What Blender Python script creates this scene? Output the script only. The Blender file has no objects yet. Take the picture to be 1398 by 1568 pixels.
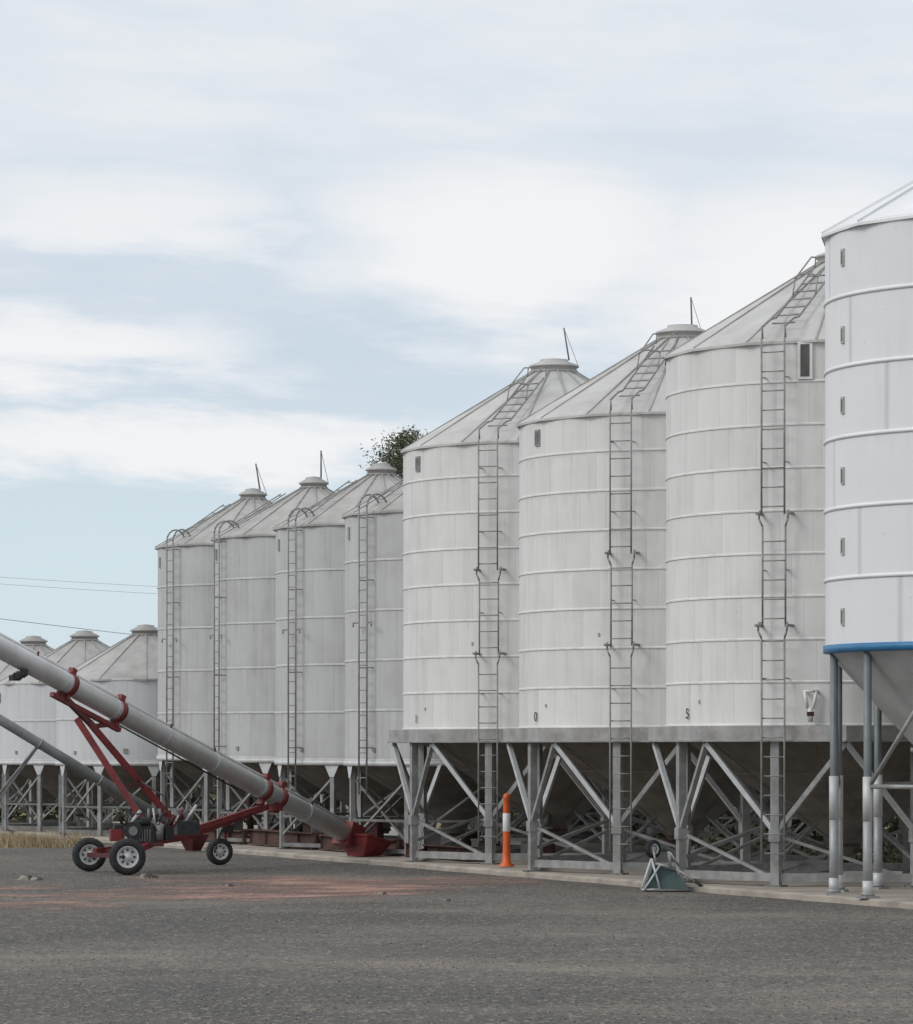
import bpy, math, random
from mathutils import Vector, Matrix
random.seed(7)
D=bpy.data
scene=bpy.context.scene
scene.view_settings.view_transform='Standard'
scene.view_settings.look='None'
scene.view_settings.exposure=0
sin,cos,pi,rad=math.sin,math.cos,math.pi,math.radians

# ---------------------------------------------------------------- node helpers
class NT:
    def __init__(s,nt): s.nt=nt
    def n(s,t,**k):
        nd=s.nt.nodes.new(t)
        for a,b in k.items(): setattr(nd,a,b)
        return nd
    def l(s,a,b): s.nt.links.new(a,b)
    def m(s,op,a,b=None,c=None,clamp=False):
        nd=s.n('ShaderNodeMath',operation=op); nd.use_clamp=clamp
        for i,v in enumerate((a,b,c)):
            if v is None: continue
            if isinstance(v,(int,float)): nd.inputs[i].default_value=v
            else: s.l(v,nd.inputs[i])
        return nd.outputs[0]
    def ramp(s,v,a,b,lo=0.0,hi=1.0):
        nd=s.n('ShaderNodeMapRange',interpolation_type='SMOOTHSTEP')
        s.l(v,nd.inputs[0])
        for i,x in zip((1,2,3,4),(a,b,lo,hi)): nd.inputs[i].default_value=x
        return nd.outputs[0]
    def mix(s,f,a,b,mode='MIX'):
        nd=s.n('ShaderNodeMix',data_type='RGBA',blend_type=mode)
        if isinstance(f,(int,float)): nd.inputs[0].default_value=f
        else: s.l(f,nd.inputs[0])
        for i,v in ((6,a),(7,b)):
            if isinstance(v,tuple): nd.inputs[i].default_value=(*v,1)
            else: s.l(v,nd.inputs[i])
        return nd.outputs[2]
    def map(s,vec,sc):
        mp=s.n('ShaderNodeMapping'); mp.inputs['Scale'].default_value=sc; s.l(vec,mp.inputs[0]); return mp.outputs[0]
    def noise(s,vec,scale,detail=4,rough=.55,stretch=None):
        if stretch: vec=s.map(vec,stretch)
        nd=s.n('ShaderNodeTexNoise'); s.l(vec,nd.inputs['Vector'])
        nd.inputs['Scale'].default_value=scale; nd.inputs['Detail'].default_value=detail
        nd.inputs['Roughness'].default_value=rough
        return nd.outputs['Fac']

def newmat(name):
    m=D.materials.new(name); m.use_nodes=True
    t=NT(m.node_tree); b=m.node_tree.nodes['Principled BSDF']
    return m,t,b

def mat(name,col,rough=.6,metal=0.,var=.15,scale=3.,dirt=None,dirtamt=.5,bump=.0,stretch=None):
    m,t,b=newmat(name)
    tc=t.n('ShaderNodeTexCoord').outputs['Object']
    n1=t.noise(tc,scale,3,.6,stretch)
    f=t.ramp(n1,.3,.7)
    c=t.mix(f,tuple(x*(1-var) for x in col),tuple(min(1,x*(1+var)) for x in col))
    if dirt:
        n2=t.noise(tc,scale*.6,5,.7)
        c=t.mix(t.m('MULTIPLY',t.ramp(n2,.45,.7),dirtamt),c,dirt)
    t.l(c,b.inputs['Base Color'])
    b.inputs['Roughness'].default_value=rough; b.inputs['Metallic'].default_value=metal
    return m

def wallmat(name,col,panels,ringh,pv=.07,dirt=.35,rough=.5,seam=.12):
    """painted sheet-metal wall, UV.x = panel count round the silo, UV.y = metres from the rim"""
    m,t,b=newmat(name)
    uv=t.n('ShaderNodeTexCoord').outputs['UV']; oc=t.n('ShaderNodeTexCoord').outputs['Object']
    sp=t.n('ShaderNodeSeparateXYZ'); t.l(uv,sp.inputs[0])
    v=t.m('DIVIDE',sp.outputs[1],ringh); row=t.m('FLOOR',v)
    u=t.m('ADD',sp.outputs[0],t.m('MULTIPLY',row,.37)); colu=t.m('FLOOR',u)
    info=t.n('ShaderNodeObjectInfo').outputs['Random']
    cb=t.n('ShaderNodeCombineXYZ'); t.l(colu,cb.inputs[0]); t.l(row,cb.inputs[1]); t.l(t.m('MULTIPLY',info,91.),cb.inputs[2])
    wn=t.n('ShaderNodeTexWhiteNoise',noise_dimensions='3D'); t.l(cb.outputs[0],wn.inputs['Vector'])
    val=t.m('MULTIPLY_ADD',wn.outputs['Value'],2*pv,1-pv)
    fr=t.m('FRACT',u); wob=t.m('SINE',t.m('MULTIPLY',fr,6.283*2))
    val=t.m('MULTIPLY',val,t.m('MULTIPLY_ADD',fr,-pv*.9,1+pv*.4))   # each sheet gets slightly darker towards its lap
    e=t.m('MINIMUM',fr,t.m('SUBTRACT',1.,fr)); sm=t.ramp(e,.0,.035,1-seam,1.)
    val=t.m('MULTIPLY',val,sm)
    stc=t.n('ShaderNodeVectorMath',operation='ADD'); t.l(oc,stc.inputs[0])
    c3=t.n('ShaderNodeCombineXYZ'); t.l(t.m('MULTIPLY',info,57.),c3.inputs[0]); t.l(c3.outputs[0],stc.inputs[1])
    st=t.ramp(t.noise(stc.outputs[0],4.5,4,.7,(1,1,.08)),.46,.72)
    bl=t.ramp(t.noise(stc.outputs[0],.9,5,.65),.42,.75)
    fv=t.m('FRACT',v)
    low=t.ramp(fv,0,.16,1.,0.)
    hi=t.ramp(fv,.70,1.,0.,1.)
    dm=t.m('ADD',t.m('MULTIPLY',st,.55),t.m('MULTIPLY',bl,.6)) 
    dm=t.m('ADD',dm,t.m('MULTIPLY',low,.35)); dm=t.m('ADD',dm,t.m('MULTIPLY',hi,t.m('MULTIPLY',st,.6)))
    dm=t.m('MULTIPLY',dm,dirt,clamp=True)
    c=t.mix(dm,col,(col[0]*.62,col[1]*.60,col[2]*.565))
    mul=t.n('ShaderNodeCombineColor')
    for i in range(3): t.l(val,mul.inputs[i])
    c=t.mix(1.,c,mul.outputs[0],'MULTIPLY')
    vo=t.n('ShaderNodeTexVoronoi'); vo.inputs['Scale'].default_value=1.9; t.l(oc,vo.inputs['Vector'])
    spk=t.ramp(vo.outputs['Distance'],.02,.04,.5,0.)
    c=t.mix(spk,c,(.3,.28,.25))
    t.l(c,b.inputs['Base Color']); b.inputs['Roughness'].default_value=rough
    b.inputs['Specular IOR Level'].default_value=.3
    bp=t.n('ShaderNodeBump'); bp.inputs['Strength'].default_value=.4; bp.inputs['Distance'].default_value=.03
    h=t.m('ADD',t.m('MULTIPLY',wob,.14),t.noise(oc,1.6,1,.5,(1,1,.6)))
    t.l(h,bp.inputs['Height']); t.l(bp.outputs[0],b.inputs['Normal'])
    return m

# ---------------------------------------------------------------- mesh builder
class B:
    def __init__(s): s.v=[];s.f=[];s.mi=[];s.sm=[];s.uv=[];s.mats=[]
    def mid(s,m):
        if m not in s.mats: s.mats.append(m)
        return s.mats.index(m)
    def face(s,idx,m,smooth=False,uv=None):
        s.f.append(idx); s.mi.append(s.mid(m)); s.sm.append(smooth); s.uv.append(uv)
    def add(s,vs):
        o=len(s.v); s.v.extend([tuple(x) for x in vs]); return o
    def tube(s,p1,p2,r1,m,r2=None,n=10,caps=True,smooth=True):
        p1=Vector(p1);p2=Vector(p2); r2=r1 if r2 is None else r2
        d=(p2-p1).normalized(); a=Vector((0,0,1)) if abs(d.z)<.9 else Vector((1,0,0))
        x=d.cross(a).normalized(); y=d.cross(x)
        o=s.add([p1+(x*cos(2*pi*i/n)+y*sin(2*pi*i/n))*r1 for i in range(n)]+[p2+(x*cos(2*pi*i/n)+y*sin(2*pi*i/n))*r2 for i in range(n)])
        for i in range(n):
            j=(i+1)%n; s.face((o+i,o+j,o+n+j,o+n+i),m,smooth)
        if caps:
            s.face(tuple(o+i for i in range(n))[::-1],m); s.face(tuple(o+n+i for i in range(n)),m)
    def path(s,pts,r,m,n=8):
        for a,b in zip(pts[:-1],pts[1:]): s.tube(a,b,r,m,n=n)
    def beam(s,p1,p2,w,h,m,up=(0,0,1)):
        p1=Vector(p1);p2=Vector(p2); d=(p2-p1).normalized(); u=Vector(up)
        if abs(d.dot(u))>.95: u=Vector((0,1,0))
        x=d.cross(u).normalized(); y=x.cross(d).normalized()
        c=[(-1,-1),(1,-1),(1,1),(-1,1)]
        o=s.add([p1+x*a*w/2+y*b*h/2 for a,b in c]+[p2+x*a*w/2+y*b*h/2 for a,b in c])
        for f in ((3,2,1,0),(4,5,6,7),(0,1,5,4),(1,2,6,5),(2,3,7,6),(3,0,4,7)): s.face(tuple(o+i for i in f),m)
    def box(s,c,size,m,rot=0.):
        c=Vector(c); R=Matrix.Rotation(rot,3,'Z'); sx,sy,sz=[k/2 for k in size]
        o=s.add([c+R@Vector((a*sx,b*sy,e*sz)) for e in (-1,1) for a,b in ((-1,-1),(1,-1),(1,1),(-1,1))])
        for f in ((3,2,1,0),(4,5,6,7),(0,1,5,4),(1,2,6,5),(2,3,7,6),(3,0,4,7)): s.face(tuple(o+i for i in f),m)
    def lathe(s,prof,n,m,phase=0.,smooth=True,center=(0,0),uvp=None,z0=0.,close=False):
        cx,cy=center; rings=[]
        for r,z in prof:
            rings.append(s.add([(cx+r*sin(phase+2*pi*i/n),cy-r*cos(phase+2*pi*i/n),z) for i in range(n)]))
        pr=list(zip(rings[:-1],rings[1:],prof[:-1],prof[1:]))
        if close: pr.append((rings[-1],rings[0],prof[-1],prof[0]))
        for a,b,pa,pb in pr:
            for i in range(n):
                j=(i+1)%n
                uv=None
                if uvp: uv=[(i/n*uvp,pa[1]-z0),((i+1)/n*uvp,pa[1]-z0),((i+1)/n*uvp,pb[1]-z0),(i/n*uvp,pb[1]-z0)]
                s.face((a+i,a+j,b+j,b+i),m,smooth,uv)
    def obj(s,name,parent=None,loc=(0,0,0),rotz=0.):
        me=D.meshes.new(name); me.from_pydata(s.v,[],s.f)
        for m in s.mats: me.materials.append(m)
        me.polygons.foreach_set('material_index',s.mi); me.polygons.foreach_set('use_smooth',s.sm)
        if any(u for u in s.uv):
            ul=me.uv_layers.new(name='UVMap')
            for p,u in zip(me.polygons,s.uv):
                if u:
                    for li,c in zip(p.loop_indices,u): ul.data[li].uv=c
        me.update()
        o=D.objects.new(name,me); scene.collection.objects.link(o)
        o.location=loc; o.rotation_euler[2]=rotz
        if parent: o.parent=parent
        return o
def empty(name,loc=(0,0,0)):
    o=D.objects.new(name,None); o.empty_display_size=.5; scene.collection.objects.link(o); o.location=loc; return o
def pol(r,th,z): return Vector((r*sin(th),-r*cos(th),z))

# ---------------------------------------------------------------- materials
M_bigwall=wallmat('weathered_white_wall',(.705,.697,.678),34,.8,pv=.040,dirt=.38)
M_smallwall=wallmat('grey_white_wall',(.515,.515,.51),22,1.2,pv=.035,dirt=.5)
M_lowwall=wallmat('pale_wall',(.60,.605,.61),18,1.2,pv=.03,dirt=.35)
M_bluewall=wallmat('clean_white_wall',(.75,.75,.752),8,1.22,pv=.012,dirt=.14,rough=.4,seam=.2)
M_flange=mat('painted_flange',(.72,.715,.695),.5,0,.06,4,(.42,.39,.36),.35)
M_flange_g=mat('grey_flange',(.58,.58,.575),.5,0,.06,4,(.35,.33,.3),.4)
M_roof=mat('roof_sheet',(.52,.51,.49),.55,.05,.08,1.2,(.34,.315,.28),.5)
M_roofg=mat('roof_sheet_grey',(.41,.40,.38),.6,.05,.12,1.5,(.25,.225,.20),.5)
M_roofw=mat('roof_sheet_white',(.76,.765,.77),.4,.0,.04,1.2)
M_rib=mat('roof_rib',(.38,.37,.35),.5,.1,.15,3)
M_galv=mat('galvanised_steel',(.31,.31,.305),.55,.2,.18,4,(.19,.165,.14),.5)
M_galvd=mat('dull_steel',(.19,.19,.185),.6,.2,.2,4,(.12,.10,.08),.5)
M_bright=mat('bright_galvanised',(.52,.525,.525),.5,.1,.1,5)
M_dusty=mat('dusty_hopper_steel',(.17,.155,.135),.7,.1,.2,1.6,(.10,.075,.058),.6)
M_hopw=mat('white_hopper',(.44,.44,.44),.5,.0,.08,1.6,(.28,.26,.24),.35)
M_skirt=mat('skirt_steel',(.36,.355,.345),.65,.15,.18,2.2,(.20,.175,.15),.6)
M_ladder=mat('ladder_steel',(.27,.27,.26),.55,.15,.15,6)
M_blue=mat('blue_paint',(.035,.17,.34),.45,0,.1,3)
M_blueleg=mat('blue_grey_leg',(.17,.19,.20),.5,.1,.12,4)
M_leggrey=mat('leg_sleeve_grey',(.34,.345,.35),.5,.2,.12,4)
M_dark=mat('dark_glass',(.08,.08,.07),.4,0,.3,4)
M_black=mat('black_rubber',(.025,.025,.026),.8,0,.3,8)
M_blackp=mat('black_engine_metal',(.03,.03,.032),.45,.3,.3,8)
M_red=mat('red_paint',(.18,.018,.020),.55,0,.25,3,(.10,.035,.03),.6)
M_redd=mat('dark_red_paint',(.09,.012,.014),.55,0,.25,3,(.06,.03,.03),.5)
M_auger=mat('auger_tube_steel',(.62,.63,.635),.42,.3,.08,1.5,(.42,.41,.39),.45)
M_augerd=mat('old_auger_steel',(.24,.25,.255),.55,.2,.15,2,(.14,.13,.12),.5)
M_hub=mat('wheel_hub_paint',(.58,.58,.58),.5,0,.12,9,(.3,.27,.24),.4)
M_conc=mat('slab_concrete',(.36,.32,.27),.85,0,.15,1.3,(.20,.17,.14),.7)
M_rust=mat('rusted_steel',(.065,.032,.024),.8,0,.35,2,(.115,.055,.038),.5)
M_orange=mat('orange_plastic',(.68,.12,.02),.5,0,.1,4,(.35,.12,.05),.3)
M_white=mat('white_reflective',(.75,.75,.75),.5,0,.05,4)
M_green=mat('green_tray_paint',(.015,.045,.045),.5,0,.25,5,(.06,.075,.07),.5)
M_wood=mat('timber_pole',(.16,.12,.09),.8,0,.25,4)
M_num=mat('black_marking_paint',(.03,.03,.03),.6,0,.1,4)
M_sock=mat('painted_socket',(.45,.44,.42),.6,0,.1,4)

# ---------------------------------------------------------------- silo parts
def roof(parent,R,eave,slope,capr,mroof,n=16,phase=0.,rib=M_rib,ribh=.03):
    b=B(); ov=R+.09
    za=eave-.04; zc=eave+(R-capr)*slope
    b.lathe([(ov,za-.05),(ov,za),(capr,zc)],n,mroof,phase,False)
    b.lathe([(ov-.02,za-.045),(R-.02,za-.02)],n,mroof,phase,False)
    for i in range(n):
        th=phase+2*pi*i/n
        b.beam(pol(ov-.02,th,za+.015),pol(capr+.02,th,zc+.012),.035,ribh,rib)
    b.lathe([(capr,zc-.05),(capr,zc+.13),(capr+.05,zc+.13),(capr+.05,zc+.17),(capr*.62,zc+.27),(capr*.62,zc+.31),(0.001,zc+.35)],28,mroof,0,True)
    b.lathe([(capr+.03,zc+.02),(capr+.03,zc+.05)],28,rib)
    b.obj('roof',parent); return zc
def bands(parent,R,z0,z1,n,m,h=.03):
    b=B()
    for i in range(n+1):
        z=z0+(z1-z0)*i/n
        if i==n: z-=.06
        b.lathe([(R-.005,z-h/2),(R+.018,z-h/2),(R+.018,z+h/2),(R-.005,z+h/2+.015)],96,m,smooth=False)
    b.obj('wall_flanges',parent)
def wall(parent,R,z0,z1,panels,m,name='wall'):
    b=B(); b.lathe([(R,z0),(R,z1)],96,m,uvp=panels,z0=z0); return b.obj(name,parent)

def ladder_big(parent,R,z0,z1,th,slope,capr,w=.46,low=.5):
    b=B(); off=.17; tx=Vector((cos(th),sin(th),0)); rr=.021
    def P(s,r,z): return pol(R+r,th,z)+tx*(s*w/2)
    H=z1-z0
    breaks=[low, z0+H*.24, z0+H*.53, z1]
    for k in range(3):
        a,c=breaks[k],breaks[k+1]
        for s in (-1,1):
            o=off+(.0 if k%2 else .05)
            top=c-.12 if k<2 else c
            b.tube(P(s,o,a+.1),P(s,o,top),rr,M_ladder,n=6)
            if k<2:
                b.path([P(s,o,top),P(s*1.25,o+.03,c+.02),P(s*1.25,o,c+.18)],rr,M_ladder,6)
                b.tube(P(s*1.35,-.01,c+.12),P(s*1.35,o+.1,c+.12),.03,M_ladder,n=6)
        z=a+.25
        while z<c-.1:
            b.tube(P(-1,off+.02,z),P(1,off+.02,z),.013,M_ladder,n=5); z+=.36
    for f in (.12,.4,.68,.9):
        z=z0+H*f
        for s in (-1,1): b.tube(P(s,0,z),P(s,off,z),.014,M_ladder,n=5)
    L=(R-capr)
    def Q(s,d,up):
        return pol(R-d,th,z1+d*slope+up)+tx*(s*w/2)
    for s in (-1,1):
        b.path([P(s,off,z1),P(s,off+.02,z1+.22),Q(s,.25,.26),Q(s,.5,.16),Q(s,L*.8,.14)],rr,M_ladder,6)
        b.path([Q(s,L*.45,.14),Q(s,L*.5,.42),Q(s,L*.78,.42),Q(s,L*.86,.3),Q(s,L*.84,.12)],.016,M_ladder,6)
    d=.3
    while d<L*.8:
        b.tube(Q(-1,d,.15),Q(1,d,.15),.016,M_ladder,n=5); d+=.3
    pts=[]
    for k in range(9):
        a=pi*k/8; pts.append(Q(-cos(a),L*.5-sin(a)*.05,.42+.28*sin(a)*.35))
    b.path(pts,.016,M_ladder,6)
    b.obj('ladder',parent)

def ladder_small(parent,R,z0,z1,th,w=.30,low=1.6,slope=.6):
    b=B(); off=.2; tx=Vector((cos(th),sin(th),0))
    def P(s,r,z): return pol(R+r,th,z)+tx*(s*w/2)
    for s in (-1,1):
        b.path([P(s,off,low),P(s,off,z1+.05)],.024,M_ladder,6)
        pts=[P(s,off-(.32*(1-cos(a))),z1+.05+.34*sin(a)) for a in [pi*k/8 for k in range(9)]]
        b.path(pts,.024,M_ladder,6)
        for f in (.05,.37,.72,.97): b.tube(P(s,0,z0+(z1-z0)*f),P(s,off,z0+(z1-z0)*f),.014,M_ladder,n=5)
        zz=z0+(z1-z0)*.55
        b.tube(P(s,off,zz),P(s*2.3,off+.02,zz),.02,M_ladder,n=5); b.tube(P(s*2.3,off+.02,zz),P(s*2.3,off+.02,zz-.1),.02,M_ladder,n=5)
    z=low+.1
    while z<z1+.1:
        b.tube(P(-1,off,z),P(1,off,z),.013,M_ladder,n=5); z+=.3
    for d in [.3+.35*i for i in range(5)]:
        b.tube(pol(R-d,th,z1+d*slope+.1)-tx*w/2,pol(R-d,th,z1+d*slope+.1)+tx*w/2,.013,M_ladder,n=5)
    for s in (-1,1): b.tube(pol(R-.3,th,z1+.3*slope+.1)+tx*s*w/2,pol(R-1.8,th,z1+1.8*slope+.1)+tx*s*w/2,.016,M_ladder,n=6)
    b.obj('ladder',parent)

SL=.12
def frame_big(parent,R,rim,ph):
    b=B(); a0=rad(22.5)
    vr=(R+.03)/cos(a0)+.03
    b.lathe([(vr,rim-.02),(vr,rim-.32),(vr-.1,rim-.32),(vr-.1,rim-.30),(vr-.02,rim-.30),(vr-.02,rim-.05),(R-.25,rim-.03),(R-.25,rim-.02)],8,M_skirt,ph+a0,False,close=True)
    for i in range(8):
        a=pol(vr+.012,ph+a0+i*pi/4,rim-.30); c=pol(vr+.012,ph+a0+(i+1)*pi/4,rim-.30)
        b.beam(a,c,.06,.03,M_galv)
    b.obj('ring_beam',parent)
    b=B(); lr=R-.08
    for i in range(8):
        th=ph+i*pi/4; top=pol(lr,th,rim-.3); bot=pol(lr,th,SL)
        b.beam(bot,top,.17,.15,M_galv,up=pol(1,th,0))
        b.box(bot+Vector((0,0,.015)),(.34,.34,.03),M_galvd,th)
        b.box(pol(lr,th,SL+.95),(.22,.2,.22),M_galv,th)
        node=pol(lr+.01,th,SL+1.0)
        for s in (-1,1):
            v=pol(vr-.12,th+s*a0,rim-.34)
            b.beam(node,v,.09,.09,M_bright if (s==-1) else M_galv)
        nb=pol(lr-.06,th+pi/4,SL+.12)
        b.beam(pol(lr-.06,th,SL+.95),nb,.06,.06,M_galv)
        b.beam(pol(lr-.02,th,SL+.17),pol(lr-.02,th+pi/4,SL+.17),.08,.16,M_galv)
        b.beam(pol(lr-.1,th,SL+.5),pol(lr*.42,th,SL+1.15),.06,.06,M_galvd)
    b.obj('legs',parent)
    b=B()
    b.lathe([(R-.03,rim-.05),(.35,.95),(.28,.7),(.24,.62)],48,M_dusty)
    b.lathe([(.33,.93),(.33,.80)],16,M_rust); b.box((0,0,.72),(.7,.5,.08),M_rust)
    for k in range(8):
        th=ph+k*pi/4+.2; b.beam(pol(R-.05,th,rim-.05),pol(.4,th,1.0),.03,.05,M_dusty)
    b.lathe([(R*.62+.02,.95+(rim-1)*.585),(R*.62+.05,.95+(rim-1)*.60)],48,M_galvd)
    b.obj('hopper',parent)

def big_silo(x,y,R,rim,nr,lth,number,door,win=False,pole=None,eave=None,ph=-26.3):
    e=empty('grain_silo',(x,y,0)); H=nr*.8; eave=eave or rim+H
    wall(e,R,rim-.02,eave,34,M_bigwall); bands(e,R,rim,eave,nr,M_flange)
    zc=roof(e,R,eave,.607,.53,M_roof,16,rad(8))
    frame_big(e,R,rim,rad(ph))
    ladder_big(e,R,rim,eave,rad(lth),.607,.53)
    b=B()
    if door is not None:
        th=rad(door); b.box(pol(R+.012,th,eave-.42),(.2,.04,.34),M_galv,th); b.box(pol(R+.02,th,eave-.42),(.13,.05,.26),M_galvd,th)
    if win:
        th=rad(-18); c=pol(R+.015,th,eave-.42)
        b.box(c,(.28,.06,.70),M_flange,th); b.box(pol(R+.03,th,eave-.42),(.17,.05,.60),M_dark,th)
        th=rad(-16)
        for s in (-1,1): b.path([pol(R+.0,th,rim+.62)+Vector((s*.11,0,0)),pol(R+.14,th,rim+.62)+Vector((s*.11,0,0)),pol(R+.14,th,rim+.3)+Vector((s*.05,0,0))],.03,M_flange)
        b.tube(pol(R+.14,th,rim+.62)-Vector((.13,0,0)),pol(R+.14,th,rim+.62)+Vector((.13,0,0)),.025,M_flange)
        b.tube(pol(R+.14,th,rim+.32),pol(R+.14,th,rim+.05),.05,M_flange); b.box(pol(R+.14,th,rim+.2),(.13,.1,.08),M_rust)
    for th,z in ((-58,.45),(-33,1.9)):
        b.box(pol(R+.01,rad(th),rim+z),(.04,.03,.07),M_sock,rad(th))
    if pole:
        p=Vector((pole[0],0,zc+.3)); b.tube(p,p+Vector((pole[1],0,pole[2])),.02,M_galvd,n=6); b.tube(p+Vector((.22,0,-.15)),p+Vector((pole[1],0,pole[2])),.006,M_galvd,n=5)
    b.obj('fittings',e)
    cu=D.curves.new('number','FONT'); cu.body=number; cu.size=.28; cu.extrude=.003; cu.align_x='CENTER'
    to=D.objects.new('number',cu); scene.collection.objects.link(to); th=rad(-64.5); to.location=pol(R+.03,th,rim+.13)
    to.rotation_euler=(pi/2,0,th); to.parent=e; cu.materials.append(M_num)
    return e

def small_silo(x,y,R,rim,eave,nr,lth,wm=None,fm=None,pole=None,n=16,ladder=True,mroof=None,nlegs=8,lph=-26,capr=.36,slope=.565):
    wm=wm or M_smallwall; fm=fm or M_flange_g
    e=empty('grain_silo',(x,y,0)); wall(e,R,rim-.02,eave,20,wm); bands(e,R,rim,eave,nr,fm,.035)
    zc=roof(e,R,eave,slope,capr,mroof or M_roofg,n,rad(5))
    if ladder: ladder_small(e,R,rim,eave,rad(lth))
    b=B(); lr=R-.06
    b.lathe([(R+.04,rim-.02),(R+.04,rim-.14),(R-.06,rim-.14),(R-.06,rim-.02)],64,fm,0,True,close=True)
    for i in range(nlegs):
        th=rad(lph)+2*pi*i/nlegs; th2=th+2*pi/nlegs
        b.beam(pol(lr,th,SL),pol(lr,th,rim-.12),.11,.11,M_galv,up=pol(1,th,0))
        b.box(pol(lr,th,SL+.01),(.26,.26,.02),M_galvd,th)
        tx=Vector((cos(th),sin(th),0)); c=pol(lr+.07,th,rim-.14)
        o=b.add([c-tx*.2,c+tx*.2,c+tx*.06-Vector((0,0,.3)),c-tx*.06-Vector((0,0,.3))]); b.face((o,o+3,o+2,o+1),fm)
        b.beam(pol(lr,th,SL+.35),pol(lr,th2,rim-.45),.05,.05,M_galv)
        if i%2: b.beam(pol(lr,th2,SL+.35),pol(lr-.06,th,rim-.45),.05,.05,M_galvd)
        b.beam(pol(lr,th,SL+.85),pol(lr,th2,SL+.85),.06,.06,M_galvd)
        b.beam(pol(lr,th,SL+.12),pol(lr,th2,SL+.12),.07,.1,M_galvd)
    b.obj('legs',e)
    b=B(); b.lathe([(R-.04,rim-.05),(.3,.85),(.22,.6),(.2,.5)],40,M_dusty); b.box((0,0,.6),(.5,.5,.06),M_rust); b.obj('hopper',e)
    b=B()
    for th,z,s in ((-8,.3,.12),(-46,.25,.09)):
        b.box(pol(R+.01,rad(th),rim+z),(s,.05,s*1.1),M_galv,rad(th))
    th=rad(-72); b.box(pol(R+.01,th,eave-.5),(.1,.05,.3),M_galv,th)
    if pole:
        p=Vector((pole[0],0,zc+.3)); b.tube(p,p+Vector((pole[1],0,pole[2])),.025,M_galvd,n=6); b.tube(p+Vector((.2,0,-.15)),p+Vector((pole[1],0,pole[2])),.008,M_galvd,n=5)
    b.obj('fittings',e)
    return e

big_silo(2.25,86.0,3.48,3.15,8,-24.8,'1',-63.5,pole=(.35,-.12,.75),eave=9.58)
big_silo(4.82,79.4,3.48,3.15,8,-23.4,'0',-63.5,pole=(.2,-.02,.62),eave=9.62)
big_silo(7.58,72.7,3.48,3.15,9,-27,'5',None,win=True,eave=10.36,ph=-28)
small_silo(0.0,91.1,2.73,2.42,8.42,5,-50)
small_silo(-1.95,96.4,2.73,2.42,8.42,5,-49.5)
small_silo(-3.9,101.7,2.73,2.46,8.45,5,-61,pole=(.2,-.0,.75))
small_silo(-5.85,107.,2.73,2.5,8.5,5,-50,pole=(.2,-.12,.75))
for x,y in ((-9.35,112.),(-11.75,117.6),(-14.0,123.2)):
    small_silo(x,y,2.68,2.33,4.78,2,-30,wm=M_lowwall,n=12,ladder=False,mroof=M_roofg,capr=.42,nlegs=10,slope=.58)
for x,y in ((7.4,95.2),(5.5,100.6),(3.5,106.)):
    small_silo(x,y,2.73,2.42,8.42,5,120)

# ---------------------------------------------------------------- blue-rimmed silo
def blue_silo(x,y):
    e=empty('blue_rimmed_grain_silo',(x,y,0)); R=3.49; rim=4.45; eave=11.82
    wall(e,R,rim,eave,8,M_bluewall)
    b=B(); n=6
    for i in range(1,n+1):
        z=rim+(eave-rim)*i/n-(.05 if i==n else 0)
        b.lathe([(R-.005,z-.035),(R+.02,z-.03),(R+.035,z),(R+.02,z+.03),(R-.005,z+.04)],96,M_roofw)
    b.obj('wall_flanges',e)
    b=B(); b.lathe([(R-.02,rim+.08),(R+.035,rim+.08),(R+.035,rim-.05),(R-.1,rim-.07)],96,M_blue); b.obj('blue_rim',e)
    roof(e,R+.03,eave,.566,.5,M_roofw,14,rad(-60),rib=M_roofw,ribh=.07)
    b=B(); nl=14
    for i in range(nl):
        th=rad(-86)+2*pi*i/nl; th2=th+2*pi/nl; lr=R-.11
        b.tube(pol(lr,th,SL),pol(lr,th,rim-.04),.07,M_blueleg,n=14)
        b.tube(pol(lr,th,SL),pol(lr,th,1.5),.082,M_leggrey,n=14)
        b.tube(pol(lr,th,1.45),pol(lr,th,2.22),.086,M_bright,n=14); b.box(pol(lr,th,SL+.02),(.3,.3,.04),M_galv,th)
        b.tube(pol(lr,th,SL+.04),pol(lr,th,.42),.09,M_bright,n=14)
        b.tube(pol(lr,th,SL+.04),pol(lr,th,SL+.1),.12,M_galv,n=14)
        if i%2==1:
            b.tube(pol(lr,th,2.0),pol(lr,th2,3.9),.04,M_galv,n=8)
        if i%2==1: b.tube(pol(lr,th,2.05),pol(lr,th2,2.05),.04,M_galv,n=8)
    b.obj('legs',e)
    b=B(); b.lathe([(R-.03,rim-.02),(.4,1.1),(.3,.8),(.25,.75)],64,M_hopw); b.box((0,0,.8),(.7,.7,.08),M_galvd)
    b.lathe([(1.9,2.72),(1.98,2.72),(1.98,2.64),(1.86,2.64)],64,M_galv)
    b.obj('hopper',e)
    b=B()
    for i in range(6):
        z=rim+(eave-rim)*(i+.45)/6+(.12 if i==5 else 0); th=rad(-71)
        b.box(pol(R+.01,th,z),(.11,.04,.30),M_sock,th); b.box(pol(R+.015,th,z),(.05,.05,.22),M_galvd,th)
    b.obj('sight_glasses',e)
blue_silo(10.04,66.)

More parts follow.
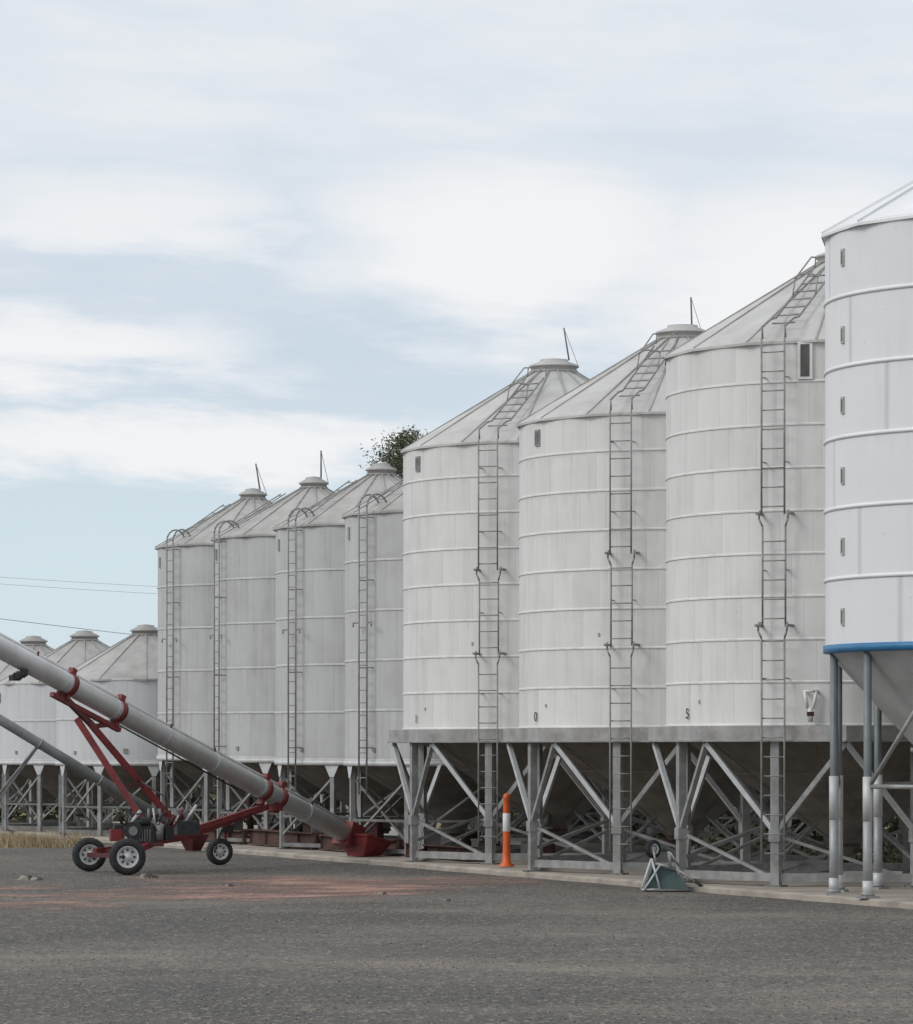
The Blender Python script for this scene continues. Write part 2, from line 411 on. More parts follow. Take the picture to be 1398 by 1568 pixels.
# ---------------------------------------------------------------- ground
d=Vector((.372,-.928,0)); nrm=Vector((-.928,-.372,0))
def ground():
    m,t,b=newmat('gravelly_asphalt')
    tc=t.n('ShaderNodeTexCoord').outputs['Object']
    big=t.ramp(t.noise(tc,.14,5,.6),.38,.62)
    c=t.mix(big,(.100,.094,.088),(.145,.133,.120))
    st=t.ramp(t.noise(tc,.20,6,.66,(.55,1.,1)),.52,.68)
    c=t.mix(t.m('MULTIPLY',st,.5),c,(.24,.208,.172))
    dk=t.ramp(t.noise(tc,.5,6,.7,(.6,.7,1)),.5,.7)
    c=t.mix(t.m('MULTIPLY',dk,.4),c,(.07,.066,.063))
    tr=t.map(tc,(1.,.38,1.))
    fine=t.noise(tr,30,3,.85)
    c=t.mix(t.ramp(fine,.56,.70,0.,.75),c,(.29,.26,.225)); c=t.mix(t.ramp(fine,.30,.44,.75,0.),c,(.04,.037,.034))
    vo=t.n('ShaderNodeTexVoronoi'); vo.inputs['Scale'].default_value=20; t.l(tr,vo.inputs['Vector'])
    vc=t.n('ShaderNodeSeparateColor'); t.l(vo.outputs['Color'],vc.inputs[0])
    c=t.mix(t.m('MULTIPLY',t.m('GREATER_THAN',vc.outputs[0],.88),.45),c,(.31,.27,.22))
    c=t.mix(t.m('MULTIPLY',t.m('LESS_THAN',vc.outputs[0],.12),.45),c,(.04,.037,.033))
    sp=t.n('ShaderNodeSeparateXYZ'); t.l(tc,sp.inputs[0])
    # pale worn wheel tracks crossing the yard
    wv=t.m('ADD',sp.outputs[1],t.m('MULTIPLY',t.m('SUBTRACT',t.noise(tc,.16,4,.6),.5),8.))
    wv=t.m('MULTIPLY_ADD',sp.outputs[0],.35,wv)
    for yc,wd,am in ((46.5,2.2,.36),(62.5,2.2,.30)):
        k=t.ramp(t.m('ABSOLUTE',t.m('SUBTRACT',wv,yc)),0.,wd,am,0.)
        c=t.mix(t.m('MULTIPLY',k,t.ramp(t.noise(tc,.22,5,.65),.4,.62)),c,(.33,.285,.235))
    far=t.ramp(sp.outputs[1],120,132)
    c=t.mix(far,c,(.22,.18,.10))
    t.l(c,b.inputs['Base Color']); b.inputs['Roughness'].default_value=.9; b.inputs['Specular IOR Level'].default_value=.2
    bp=t.n('ShaderNodeBump'); bp.inputs['Strength'].default_value=.8; bp.inputs['Distance'].default_value=.03
    t.l(vo.outputs['Distance'],bp.inputs['Height']); t.l(bp.outputs[0],b.inputs['Normal'])
    g=B(); xs=[-1500,-60,60,1500]; ys=[-300,0,140,3000]
    o=g.add([(x,y,0) for y in ys for x in xs])
    for j in range(3):
        for i in range(3): k=o+j*4+i; g.face((k,k+1,k+5,k+4),m)
    g.obj('ground')
ground()
b=B(); c0=Vector((7.58,72.7,0)); N=160; L0,L1=-62,26
pa=[];pb=[]
for i in range(N+1):
    s=L0+(L1-L0)*i/N
    j=random.uniform(-.07,.07)
    pa.append(c0+d*s+nrm*(3.72+j)); pb.append(c0+d*s-nrm*9.5)
o=b.add([p+Vector((0,0,-.02)) for p in pa]+[p+Vector((0,0,SL-.03+random.uniform(-.025,.01))) for p in pa]+[p-nrm*.08+Vector((0,0,SL)) for p in pa]+[p+Vector((0,0,SL)) for p in pb]+[p+Vector((0,0,-.02)) for p in pb])
K=N+1
for i in range(N):
    for r in range(4):
        b.face((o+r*K+i,o+r*K+i+1,o+(r+1)*K+i+1,o+(r+1)*K+i),M_conc)
b.obj('concrete_slab')

def spill():
    m,t,bs=newmat('spilt_grain')
    tc=t.n('ShaderNodeTexCoord').outputs['Object']; sp=t.n('ShaderNodeSeparateXYZ'); t.l(tc,sp.inputs[0])
    X,Y=sp.outputs[0],sp.outputs[1]
    wx=t.m('MULTIPLY',t.m('SUBTRACT',t.noise(tc,.4,4,.65),.5),9.)
    def blob(cx,cy,rx,ry,a):
        dx=t.m('DIVIDE',t.m('SUBTRACT',t.m('ADD',X,t.m('MULTIPLY',wx,.6)),cx),rx); dy=t.m('DIVIDE',t.m('SUBTRACT',t.m('ADD',Y,wx),cy),ry)
        r=t.m('SQRT',t.m('ADD',t.m('MULTIPLY',dx,dx),t.m('MULTIPLY',dy,dy)))
        return t.ramp(r,.35,1.,a,0.)
    s=blob(-2.8,72.5,4.2,8.,1.)
    for q in ((-5.8,68.5,3.4,4.,.8),(-8.0,64.2,3.,2.6,.72),(.4,76.0,3.2,4.,.78),(-5.,78.0,3.,3.,.5),(-9.,72.5,3.,2.5,.5)): s=t.m('MAXIMUM',s,blob(*q))
    streak=t.noise(tc,.8,6,.7,(.5,.6,1)); fn=t.noise(tc,9,2,.8,(1,.5,1))
    a=t.m('ADD',t.m('MULTIPLY',s,1.5),t.m('MULTIPLY',t.m('SUBTRACT',streak,.53),4.6)); a=t.m('ADD',a,t.m('MULTIPLY',t.m('SUBTRACT',fn,.5),1.8))
    a=t.m('MULTIPLY',t.ramp(a,.25,1.9,0.,.82),t.ramp(s,.0,.35))
    col=t.mix(t.ramp(streak,.42,.66),(.33,.19,.15),(.46,.275,.22))
    t.l(col,bs.inputs['Base Color']); bs.inputs['Roughness'].default_value=.9; t.l(a,bs.inputs['Alpha'])
    g=B(); o=g.add([(-14,56,.006),(4.,56,.006),(4.,68,.006),(-1.2,86,.006),(-14,86,.006)]); g.face((o,o+1,o+2,o+3,o+4),m)
    g.obj('spilt_grain')
spill()

def stones():
    cols=[mat('stone_light',(.28,.25,.21),.9),mat('stone_dark',(.08,.074,.068),.9),mat('stone_tan',(.25,.2,.15),.9)]
    g=B()
    for i in range(14000):
        y=33+ (random.random()**1.3)*50; x=random.uniform(-.13,.13)*y
        if (Vector((x,y,0))-c0).dot(nrm)<3.8: continue
        r=random.uniform(.005,.014)*(1 if random.random()<.97 else 1.8)
        q=Matrix.Rotation(random.random()*6.28,3,'Z')
        vs=[Vector((x,y,r*.3))+q@Vector((a*r*random.uniform(.7,1.3),b_*r*random.uniform(.6,1.1),c*r*random.uniform(.5,.8))) for a,b_,c in ((1,0,0),(0,1,0),(-1,0,0),(0,-1,0),(0,0,1),(0,0,-1))]
        o=g.add(vs); m=random.choice(cols)
        for f in ((0,1,4),(1,2,4),(2,3,4),(3,0,4),(1,0,5),(2,1,5),(3,2,5),(0,3,5)): g.face(tuple(o+k for k in f),m)
    g.obj('gravel')
    g=B()
    for (x,y,r) in ((-8.9,76.6,.10),(-8.65,76.4,.07),(-6.48,77.6,.1),(-6.35,77.7,.06),(-9.55,75.9,.08),(-4.5,73.,.05),(-.2,66,.04),(-1.4,69,.05)):
        for k in range(2):
            q=Matrix.Rotation(random.random()*6.28,3,'Z'); vs=[]
            for a in range(7):
                for z in (0,.5,1):
                    rr=r*(1-.45*z*z)*random.uniform(.8,1.2); vs.append(Vector((x+k*.06,y,0))+q@Vector((1.5*rr*cos(a*2*pi/7),rr*sin(a*2*pi/7),z*r*.9)))
            o=g.add(vs); m=cols[k]
            for a in range(7):
                a2=(a+1)%7
                for z in (0,1): g.face((o+a*3+z,o+a2*3+z,o+a2*3+z+1,o+a*3+z+1),m)
            g.face(tuple(o+a*3+2 for a in range(7)),m)
    g.obj('rubble')
stones()

# ---------------------------------------------------------------- auger
A0=Vector((-2.46,89.,.56)); AD=Vector((-5.04,-6.5,2.97))
def T(t): return A0+AD*t
def wheel(b,c,r,w,ax,hub=M_hub):
    ax=Vector(ax).normalized(); c=Vector(c); up=Vector((0,0,1)); x=ax.cross(up).normalized()
    def ring(rr,off,n=32): return [c+ax*off+(x*cos(2*pi*i/n)+up*sin(2*pi*i/n))*rr for i in range(n)]
    prof=[(r*.60,-w*.5),(r*.72,-w*.58),(r*.92,-w*.5),(r,-w*.28),(r,w*.28),(r*.92,w*.5),(r*.72,w*.58),(r*.60,w*.5),(r*.60,-w*.5)]
    ids=[b.add(ring(a,o)) for a,o in prof]
    for p,q in zip(ids[:-1],ids[1:]):
        for i in range(32): j=(i+1)%32; b.face((p+i,p+j,q+j,q+i),M_black,True)
    for s in (-1,1):
        pr=[(r*.61,s*w*.5),(r*.56,s*w*.52),(r*.50,s*w*.25),(r*.24,s*w*.18),(r*.20,s*w*.42),(0.001,s*w*.44)]
        ids=[b.add(ring(a,o)) for a,o in pr]
        for p,q in zip(ids[:-1],ids[1:]):
            for i in range(32): j=(i+1)%32; b.face((p+i,p+j,q+j,q+i),hub,True)
        for k in range(8):
            a=2*pi*k/8; pc=c+ax*(s*w*.24)+(x*cos(a)+up*sin(a))*r*.38
            b.tube(pc-ax*.002,pc+ax*(s*.012),r*.065,M_blackp,n=10)
    for k in range(28):
        a=2*pi*k/28; pc=c+(x*cos(a)+up*sin(a))*r*.998; tg=(up*cos(a)-x*sin(a))
        b.beam(pc-ax*w*.3-tg*.012,pc+ax*w*.3+tg*.012,.02,.012,M_black,up=(x*cos(a)+up*sin(a)))
aug=empty('grain_auger',(0,0,0))
b=B(); dn=AD.normalized(); side=dn.cross(Vector((0,0,1))).normalized(); upv=side.cross(dn).normalized(); TR=.23
b.tube(T(.0),T(2.7),TR,M_auger,n=28)
for k in range(1,14):
    p=T(k*.2+.02); b.tube(p-dn*.012,p+dn*.012,TR+.006,M_auger,n=28)
b.tube(T(.03)+upv*.26+side*.05,T(2.7)+upv*.26+side*.05,.065,M_auger,n=10)
b.tube(T(.5)-upv*.30,T(1.02)-upv*.28,.02,M_blackp,n=8)
b.obj('tube',aug)
b=B()
def clamp(t,w=.12,m=M_red):
    p=T(t)
    b.tube(p-dn*w/2,p+dn*w/2,TR+.02,m,n=24)
    b.beam(p+upv*.22,p+upv*.38,w,.14,m,up=dn); b.beam(p-upv*.22,p-upv*.36,w*1.2,.1,m,up=dn)
for t in (.335,.40,1.0,1.19): clamp(t,.14)
for t in (.62,.8,.2,1.32): 
    p=T(t); b.beam(p+upv*.2,p+upv*.34,.04,.04,M_redd,up=dn)
p1=T(.98)-upv*.38; p2=T(1.24)-upv*.38
b.beam(p1,p2,.12,.1,M_red,up=upv); b.beam(T(1.22)-upv*.25,T(1.06)-upv*.62,.1,.12,M_redd,up=upv); b.beam(T(1.0)-upv*.3,T(1.08)-upv*.62,.1,.1,M_redd,up=upv)
for k in range(5): b.box(T(1.36)-upv*(.28+.03*k)+side*(.06*k-.1),(.16,.2,.12),M_blackp,k*.6)
top=T(1.09)-upv*.55
La=Vector((-6.05,83.4,.72)); Lb=Vector((-6.55,81.2,.68)); top2=top+Vector((-.25,-.25,.08))
b.beam(top,La,.09,.13,M_red); b.beam(top2,Lb,.09,.13,M_red)
b.beam(top.lerp(La,.55),top2.lerp(Lb,.55),.06,.06,M_redd)
b.beam(top.lerp(La,.8),top2.lerp(Lb,.8),.06,.06,M_redd)
Cl=T(.37)-upv*.33; W1=Vector((-7.03,79.5,.39)); W2=Vector((-8.05,81.6,.38)); W3=Vector((-5.5,86.4,.31))
b.beam(La,Cl,.09,.12,M_red); b.beam(Lb,Cl+Vector((-.1,-.15,0)),.09,.12,M_red)
b.beam(Cl+Vector((.1,.1,.0)),T(.33)-upv*.2,.3,.2,M_red)
b.beam(Vector((-7.9,81.4,.45)),La,.1,.13,M_red); b.beam(W1+Vector((.15,.25,.1)),Lb,.1,.13,M_red)
b.beam(W1+Vector((0,.15,0)),W2+Vector((0,-.12,0)),.09,.09,M_redd); b.beam(La,Lb,.1,.12,M_red)
b.beam(W2+Vector((.1,0,0)),Lb+Vector((-.3,.3,-.05)),.07,.1,M_red)
b.beam(W3+Vector((.12,.12,0)),W3+Vector((.15,.1,.62)),.06,.08,M_red); b.beam(W3+Vector((.15,.1,.6)),La.lerp(Cl,.55),.07,.08,M_red)
b.beam(W3+Vector((-.14,-.12,0)),W3+Vector((.1,-.05,.6)),.05,.05,M_blackp); b.box(W3+Vector((.18,0,.55)),(.25,.2,.16),M_blackp,.3)
b.obj('frame',aug)
b=B()
wheel(b,W1,.39,.2,(.20,-1,0)); wheel(b,W2,.37,.2,(.22,-1,0)); wheel(b,W3,.31,.17,(.42,-1,0))
b.tube(W1,W1+Vector((-.2,-.2,0)).normalized()*.12,.045,M_blackp)
b.obj('wheels',aug)
b=B(); E=Vector((-6.9,80.9,.62))
b.box(E+Vector((0,0,.0)),(1.0,.7,.08),M_redd,.2); b.box(E+Vector((.05,0,.22)),(.55,.45,.36),M_blackp,.2)
b.tube(E+Vector((-.1,-.3,.3)),E+Vector((-.1,-.12,.3)),.2,M_blackp,n=20); b.tube(E+Vector((-.1,-.34,.3)),E+Vector((-.1,-.3,.3)),.1,M_galvd,n=16)
b.tube(E+Vector((-.2,0,.48)),E+Vector((.25,0,.48)),.11,M_blackp,n=16); b.tube(E+Vector((.2,.1,.4)),E+Vector((.2,.1,.78)),.03,M_galvd,n=8)
b.box(E+Vector((-.48,0,.2)),(.3,.32,.26),M_red,.2); b.box(E+Vector((-.45,0,.38)),(.2,.22,.1),M_blackp,.2)
b.tube(E+Vector((.45,-.1,.1)),E+Vector((.45,-.1,.42)),.09,M_galvd,n=14); b.box(E+Vector((.62,.1,.25)),(.2,.2,.3),M_blackp,.5)
for k in range(6):
    b.box(E+Vector((-.02+.055*k,-.24,.2)),(.02,.06,.26),M_galvd,.2)
pts=[E+Vector((.3,.1,.4)),E+Vector((.6,.2,.75)),E+Vector((.5,.4,1.05)),top.lerp(La,.5)]
b.path(pts,.018,M_blackp,6)
pts=[E+Vector((-.3,0,.4)),E+Vector((-.2,-.1,.68)),E+Vector((.15,-.2,.66)),E+Vector((.4,-.2,.3))]; b.path(pts,.015,M_blackp,6)
for k in range(3):
    q=E+Vector((.85+.12*k,.5,.45)); b.tube(q,q+Vector((.05,0,.35+.08*(k%2))),.035,M_galvd,n=8)
b.box(E+Vector((1.0,.5,.35)),(.5,.35,.3),M_blackp,.3)
for k in range(16):
    q=E+Vector((random.uniform(-.4,1.2),random.uniform(-.1,.6),random.uniform(.3,.55)))
    b.tube(q,q+Vector((random.uniform(-.25,.25),0,random.uniform(.1,.42))),random.uniform(.015,.055),random.choice([M_blackp,M_galvd,M_redd,M_bright]),n=8)
b.obj('engine',aug)
b=B(); hz=SL+.02; c=Vector((-2.25,88.85,0)); R_=Matrix.Rotation(math.atan2(AD.y,AD.x)+pi,3,'Z')
def hp(x,y,z): return c+R_@Vector((x,y,0))+Vector((0,0,z))
bt=[(-.25,-.25),(.40,-.25),(.40,.25),(-.25,.25)]; tp=[(-.30,-.42),(.62,-.42),(.62,.42),(-.30,.42)]
for off,m in ((0,M_red),(-.02,M_redd)):
    o=b.add([hp(x,y*(1+off),hz) for x,y in bt]+[hp(x*(1+off),y*(1+off),.50+.22*(.4-x)) for x,y in tp])
    for i in range(4):
        j=(i+1)%4; b.face((o+i,o+j,o+4+j,o+4+i),m)
    if off==0: b.face((o+3,o+2,o+1,o),m)
for i in range(4):
    j=(i+1)%4; b.beam(hp(*tp[i],.50+.22*(.4-tp[i][0])),hp(*tp[j],.50+.22*(.4-tp[j][0])),.05,.05,M_red)
b.beam(T(0)-dn*.06,T(.05),.52,.56,M_red,up=upv)
b.tube(T(0)-dn*.45,T(0),.13,M_redd,n=16)
b.obj('intake_hopper',aug)

a2=empty('grain_auger',(0,0,0)); b=B()
q0=Vector((-7.0,97.5,.45)); q1=Vector((-14.5,94.5,5.2))
b.tube(q0,q1,.13,M_augerd,n=20); dq=(q1-q0)
for f in (.1,.3,.5,.7,.9): b.tube(q0+dq*(f-.004),q0+dq*(f+.004),.145,M_augerd,n=20)
b.obj('tube',a2); b=B()
for s in (-1,1):
    w=Vector((-12.6,95.4+s*.9,.32)); wheel(b,w,.32,.17,(0.1,-1,0),M_galvd)
    b.beam(w,q0+dq*.72,.06,.06,M_galvd); b.beam(w,q0+dq*.5,.06,.06,M_galvd)
b.beam((-12.6,94.5,.32),(-12.6,96.3,.32),.07,.07,M_galvd)
b.lathe([(.2,.02),(.42,.45)],4,M_redd,center=(-6.9,97.6),smooth=False); b.obj('frame',a2)

# ---------------------------------------------------------------- rusted conveyor trough along the small silos
b=B(); base=c0+nrm*2.15
for k,(s0,s1,h) in enumerate(((-41,-35.5,.38),(-35,-30.2,.34),(-29.6,-24.5,.40),(-24.,-18.6,.37),(-18.,-14.,.3))):
    a=base+d*s0; e_=base+d*s1
    for hh,off in ((h,.0),(h*.55,.5)):
        pA=a+nrm*off*-.9+Vector((0,0,SL+hh/2+.02)); pB=e_+nrm*off*-.9+Vector((0,0,SL+hh/2+.02))
        b.beam(pA,pB,.10,hh*.9,M_rust)
        b.beam(pA+Vector((0,0,hh/2))+nrm*.05,pB+Vector((0,0,hh/2))+nrm*.05,.22,.03,M_rust); b.beam(pA-Vector((0,0,hh/2-.02))+nrm*.05,pB-Vector((0,0,hh/2-.02))+nrm*.05,.22,.03,M_rust)
    for q in range(5):
        p=a.lerp(e_,q/4)+nrm*.07+Vector((0,0,SL+h/2)); b.beam(p-Vector((0,0,h/2-.02)),p+Vector((0,0,h/2)),.06,.05,M_rust)
b.obj('rusted_steel_trough')

def clutter():
    b=B(); base=c0+nrm*.9
    for s in [x*.9 for x in range(-46,-14)]:
        p=base+d*(s+random.uniform(-.3,.3))-nrm*random.uniform(0,2.2)
        r=random.random(); z=SL
        if r<.4:
            w=random.uniform(.3,.7); h=random.uniform(.3,.8); m=random.choice([M_rust,M_dusty,M_galvd,M_redd])
            b.box(p+Vector((0,0,z+h/2)),(w,w*.7,h),m,random.random()*3); b.box(p+Vector((0,0,z+h+.02)),(w*1.1,w*.8,.04),M_galvd,random.random()*3)
            b.tube(p+Vector((0,0,z+h)),p+Vector((.1,0,z+h+.35)),.05,M_galvd)
        elif r<.85:
            b.tube(p+Vector((0,0,z+.3)),p+Vector((random.uniform(-.3,.3),random.uniform(-1,1),z+random.uniform(.9,1.9))),random.uniform(.04,.1),random.choice([M_galv,M_galvd,M_rust]),n=12)
            b.box(p+Vector((0,0,z+.16)),(.35,.35,.3),M_rust,random.random())
        else:
            wheel(b,p+Vector((0,0,z+.28)),.28,.16,(random.uniform(-.6,.6),-1,0),M_rust); b.beam(p+Vector((0,0,z+.28)),p+Vector((.6,.8,z+.8)),.06,.06,M_rust)
    b.obj('machine_parts')
clutter()

# ---------------------------------------------------------------- bollard and wheelbarrow
b=B(); X0,Y0=1.09,81.0
def BL(pr,m): b.lathe(pr,24,m,center=(X0,Y0))
BL([(.17,.02),(.17,.06),(.10,.09),(.085,.3),(.08,.78)],M_orange); BL([(.079,.78),(.083,.785),(.083,1.17),(.079,1.175)],M_white)
BL([(.078,1.17),(.073,1.48),(.08,1.5),(.08,1.54),(.05,1.6),(.001,1.61)],M_orange)
o=b.obj('safety_bollard')
if (Vector((X0,Y0,0))-c0).dot(nrm)<3.7: o.location.z=SL

wb=empty('wheelbarrow',(3.95,70.6,0)); b=B()
def quadring(a,bb,m):
    o=b.add(list(a)+list(bb)); n=len(a)
    for i in range(n): j=(i+1)%n; b.face((o+i,o+j,o+n+j,o+n+i),m)
lip=[Vector(p) for p in ((-.40,-.25,.03),(.46,-.42,.03),(.42,.35,.03),(-.40,.3,.05))]
bot=[Vector(p) for p in ((-.22,-.12,.50),(.20,-.18,.40),(.20,.22,.40),(-.22,.2,.50))]
quadring(lip,bot,M_green); o=b.add(bot); b.face((o,o+1,o+2,o+3),M_green)
for i in range(4): b.tube(lip[i],lip[(i+1)%4],.02,M_galvd,n=8)
b.obj('tray',wb); b=B()
for s in (-1,1):
    y=.24*s
    b.path([Vector((-.22,y*.3,.80)),Vector((-.18,y*.7,.53)),Vector((.2,y,.44)),Vector((.72,y*1.3,.07))],.022,M_galv,8)
    b.tube((.56,y*1.2,.20),(.74,y*1.32,.055),.03,M_black,n=8)
    b.path([Vector((-.1,y*.8,.5)),Vector((-.42,y-.1,.02))],.02,M_bright,8)
    b.path([Vector((.1,y,.45)),Vector((.08,y,.75)),Vector((.28,y,.47))],.018,M_galv,8)
b.path([Vector((-.26,-.15,.62)),Vector((-.46,-.3,.04)),Vector((-.10,-.3,.04)),Vector((-.26,-.15,.62))],.022,M_bright,8)
b.obj('handles',wb); b=B(); wheel(b,(-.22,0,.80),.17,.09,(.75,-1,.0),M_hub); b.obj('wheel',wb)

# ---------------------------------------------------------------- vegetation
def leafmat(name,c1,c2):
    m,t,bs=newmat(name); g=t.n('ShaderNodeNewGeometry')
    r=g.outputs['Random Per Island']
    c=t.mix(r,c1,c2)
    t.l(c,bs.inputs['Base Color']); bs.inputs['Roughness'].default_value=.7
    return m
M_leaf=leafmat('gum_leaves',(.06,.075,.04),(.15,.16,.09)); M_shrub=leafmat('shrub_leaves',(.03,.037,.017),(.12,.115,.055)); M_straw=leafmat('dry_grass_blades',(.32,.25,.14),(.48,.39,.24))
M_bark=mat('bark',(.24,.2,.17),.85,0,.3,5)
def leaf(b,c,s,m):
    a=Vector((random.gauss(0,1),random.gauss(0,1),random.gauss(0,1))).normalized(); q=a.orthogonal().normalized(); w=a.cross(q)
    o=b.add([c-a*s,c+q*s*.4,c+a*s,c-q*s*.4]); b.face((o,o+1,o+2,o+3),m)
def tree(x,y,H,cw,seed,name='eucalyptus_tree',dens=1.):
    """trunk, limbs out to a set of clump centres, leaves in ragged clumps"""
    random.seed(seed)
    e=empty(name,(x,y,0)); b=B(); fork=Vector((.1,0,H*.42))
    b.tube((0,0,-.1),fork,.26,M_bark,.18,10)
    cl=[]
    for i in range(56):
        a=random.random()*6.28; rr=cw*math.sqrt(random.random()); z=H*(.5+.48*random.random())
        k=1-abs((z/H-.70)/.31)**1.5; rr*=max(.28,k)
        cl.append(Vector((rr*cos(a)+(z/H-.8)*1.6,rr*sin(a),z)))
    hubs=[fork+Vector((random.uniform(-.3,.3)*cw,random.uniform(-.3,.3)*cw,H*(.1+.08*k))) for k in range(4)]
    for k,h in enumerate(hubs): b.tube(fork if k==0 else hubs[k-1],h,.17-.03*k,M_bark,.13-.03*k,8)
    for c in cl:
        h=min(hubs,key=lambda q:(q-c).length); mid=h.lerp(c,.5)+Vector((random.gauss(0,.15),random.gauss(0,.15),.2))
        b.tube(h,mid,.05,M_bark,.035,6); b.tube(mid,c,.035,M_bark,.012,6)
    b.obj('trunk_and_limbs',e); b=B()
    for c in cl:
        rr=random.uniform(.16,.34)*cw/1.7
        for i in range(int(random.randint(120,230)*dens)): leaf(b,c+Vector((random.gauss(0,rr),random.gauss(0,rr),random.gauss(0,rr*.75))),random.uniform(.04,.09),M_leaf)
    b.obj('foliage',e); return e
tree(-2.2,128,13.7,1.6,3); tree(14,150,9.5,2.4,4); tree(32,140,10,2.6,5)
random.seed(11)
b=B()
for i in range(20000):
    s=random.uniform(-50,16); off=random.uniform(10.2,12.6); p=c0+d*s-nrm*off
    h=2.3+.9*sin(s*.9)+.5*sin(s*2.3+1)
    z=random.random()**.8*max(.6,h); leaf(b,Vector((p.x,p.y,z)),random.uniform(.1,.24),M_shrub)
for i in range(120):
    s=random.uniform(-50,16); p=c0+d*s-nrm*random.uniform(10.5,12.5); b.tube(p,p+Vector((random.uniform(-.4,.4),random.uniform(-.4,.4),random.uniform(1,2.2))),.03,M_bark,.01,5)
b.obj('shrubs')
b=B()
for i in range(7000):
    s=random.uniform(-20,14); p=c0+d*s-nrm*random.uniform(4.6,5.8); z=SL+abs(random.gauss(0,.42))*(.5+.5*sin(s*1.7)+.3); leaf(b,Vector((p.x,p.y,z)),random.uniform(.06,.15),M_shrub)
b.obj('weeds')
b=B()
for i in range(9000):
    x=random.uniform(-28,-4); y=random.uniform(131,134); z=random.random()**.8*(2.3+.5*sin(x*.8)+.3*sin(x*2.1)); leaf(b,Vector((x,y,z)),random.uniform(.13,.28),M_shrub)
b.obj('hedge')
b=B()
for (cx,cy,rx,ry,n) in ((-11.7,101.5,.9,.5,900),(-12.6,102,.7,.4,400),(-10.6,103,.5,.4,200),(-14,103,1.2,.6,500)):
    for i in range(n):
        x=random.gauss(cx,rx*.5); y=random.gauss(cy,ry*.5); h=random.uniform(.15,.5); lx=random.gauss(0,.12); ly=random.gauss(0,.12)
        o=b.add([(x-.012,y,0),(x+.012,y,0),(x+lx,y+ly,h)]); b.face((o,o+1,o+2),M_straw)
b.obj('dry_grass')

# ---------------------------------------------------------------- power line
pl=empty('power_line'); b=B()
for x,y in ((-30,150),(12,175)):
    b.tube((x,y,0),(x,y,9.6),.16,M_wood,.11,12); b.beam((x-1.1,y,9.3),(x+1.1,y,9.3),.1,.12,M_wood)
b.obj('poles',pl); b=B()
def wire(p,q,sag,r=.012):
    p=Vector(p);q=Vector(q); N=24; pts=[p.lerp(q,i/N)-Vector((0,0,sag*4*(i/N)*(1-i/N))) for i in range(N+1)]; b.path(pts,r,M_galvd,5)
wire((-31,150,10.6),(11,175,9.6),.5,.006); wire((-29,150,10.2),(13,175,9.4),.6,.006); wire((-31,150,9.6),(11,175,5.6),.4,.012)
b.obj('cables',pl)

# ---------------------------------------------------------------- world
w=D.worlds.new('World'); scene.world=w; w.use_nodes=True; nt=w.node_tree; t=NT(nt)
for n in list(nt.nodes): nt.nodes.remove(n)
out=t.n('ShaderNodeOutputWorld'); tc=t.n('ShaderNodeTexCoord').outputs['Generated']
SE,SR=rad(38),math.atan2(-.92,-.38)
sky=t.n('ShaderNodeTexSky',sky_type='NISHITA'); sky.sun_disc=False; sky.sun_elevation=SE; sky.sun_rotation=SR%(2*pi)
sky.dust_density=1.; sky.ozone_density=1.
bg1=t.n('ShaderNodeBackground'); bg1.inputs[1].default_value=.13; t.l(sky.outputs[0],bg1.inputs[0])
sp=t.n('ShaderNodeSeparateXYZ'); t.l(tc,sp.inputs[0])
az=t.m('MULTIPLY',t.m('ARCTAN2',sp.outputs[0],sp.outputs[1]),57.2958); el=t.m('MULTIPLY',t.m('ARCSINE',sp.outputs[2]),57.2958)
cb=t.n('ShaderNodeCombineXYZ'); t.l(az,cb.inputs[0]); t.l(t.m('MULTIPLY_ADD',az,.06,el),cb.inputs[1]); P=cb.outputs[0]
n1=t.noise(P,.33,5,.55,(.45,1.25,1)); n3=t.noise(P,1.0,6,.62,(.28,1.3,1))
wx=t.m('MULTIPLY',t.m('SUBTRACT',n1,.5),5.); wy=t.m('MULTIPLY',t.m('SUBTRACT',n3,.5),2.2)
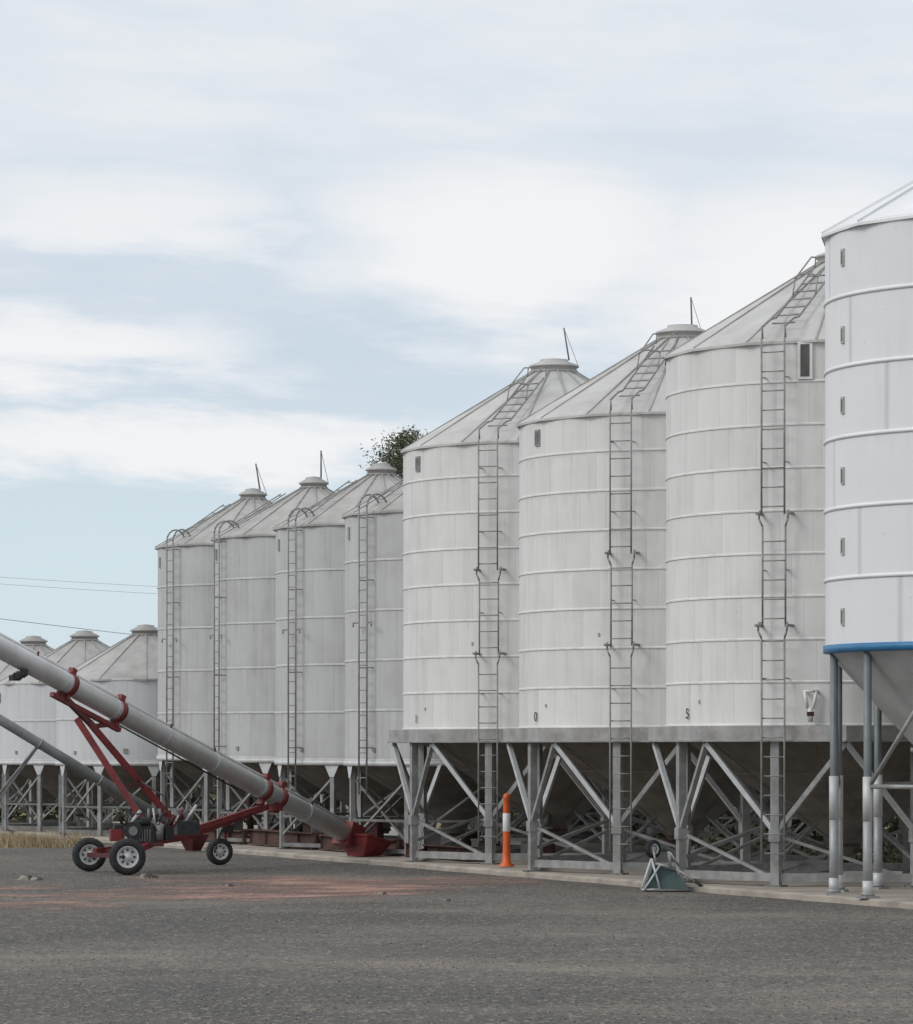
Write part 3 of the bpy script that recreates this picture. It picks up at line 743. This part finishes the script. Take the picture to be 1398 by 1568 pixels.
def blob(a0,e0,ra,re,amp):
    dx=t.m('DIVIDE',t.m('SUBTRACT',t.m('ADD',az,wx),a0),ra); dy=t.m('DIVIDE',t.m('SUBTRACT',t.m('ADD',el,wy),e0),re)
    return t.ramp(t.m('SQRT',t.m('ADD',t.m('MULTIPLY',dx,dx),t.m('MULTIPLY',dy,dy))),.1,1.35,amp,0.)
s=None
for q in ((.8,7.7,4.4,1.9,1.),(-5.2,8.2,4.6,1.1,.7),(-5.8,6.1,3.4,.9,.9),(-4.2,4.6,7.,.72,1.),(5.2,7.2,4.2,2.4,.95),(2.4,4.6,3,1.2,.8),(12,5,5,2,.9),(-13,6,4,2,.8)):
    v=blob(*q); s=v if s is None else t.m('MAXIMUM',s,v)
veil=t.m('MULTIPLY',t.ramp(el,4.,11.,.05,.55),t.m('MULTIPLY_ADD',n1,1.,.5))
cl=t.m('MAXIMUM',s,veil); cl=t.m('ADD',cl,t.m('MULTIPLY',t.m('SUBTRACT',n3,.5),.55),clamp=True)
haze=t.mix(t.ramp(el,2.,6.5),(.65,.775,.85),(.61,.70,.80))
ccol=t.mix(t.ramp(cl,.0,.95),haze,(.90,.905,.92))
f=t.m('MULTIPLY_ADD',cl,.12,.88,clamp=True)
bg2=t.n('ShaderNodeBackground'); bg2.inputs[1].default_value=1.; t.l(ccol,bg2.inputs[0])
mx=t.n('ShaderNodeMixShader'); t.l(f,mx.inputs[0]); t.l(bg1.outputs[0],mx.inputs[1]); t.l(bg2.outputs[0],mx.inputs[2]); t.l(mx.outputs[0],out.inputs[0])

# ---------------------------------------------------------------- sun
sd=D.lights.new('sun','SUN'); sd.energy=1.3; sd.angle=rad(22); sd.color=(1,.97,.93)
so=D.objects.new('sun',sd); scene.collection.objects.link(so)
to=Vector((sin(SR)*cos(SE),cos(SR)*cos(SE),sin(SE)))
so.rotation_euler=to.to_track_quat('Z','Y').to_euler(); so.location=(-30,-10,40)

# ---------------------------------------------------------------- camera
cd=D.cameras.new('camera'); co=D.objects.new('camera',cd); scene.collection.objects.link(co)
co.location=(0,0,2.72); co.rotation_euler=(pi/2,0,0); cd.sensor_fit='HORIZONTAL'; cd.sensor_width=36; cd.lens=36*5700/1398
cd.shift_y=361/1398; cd.clip_end=6000; cd.clip_start=.5
scene.camera=co
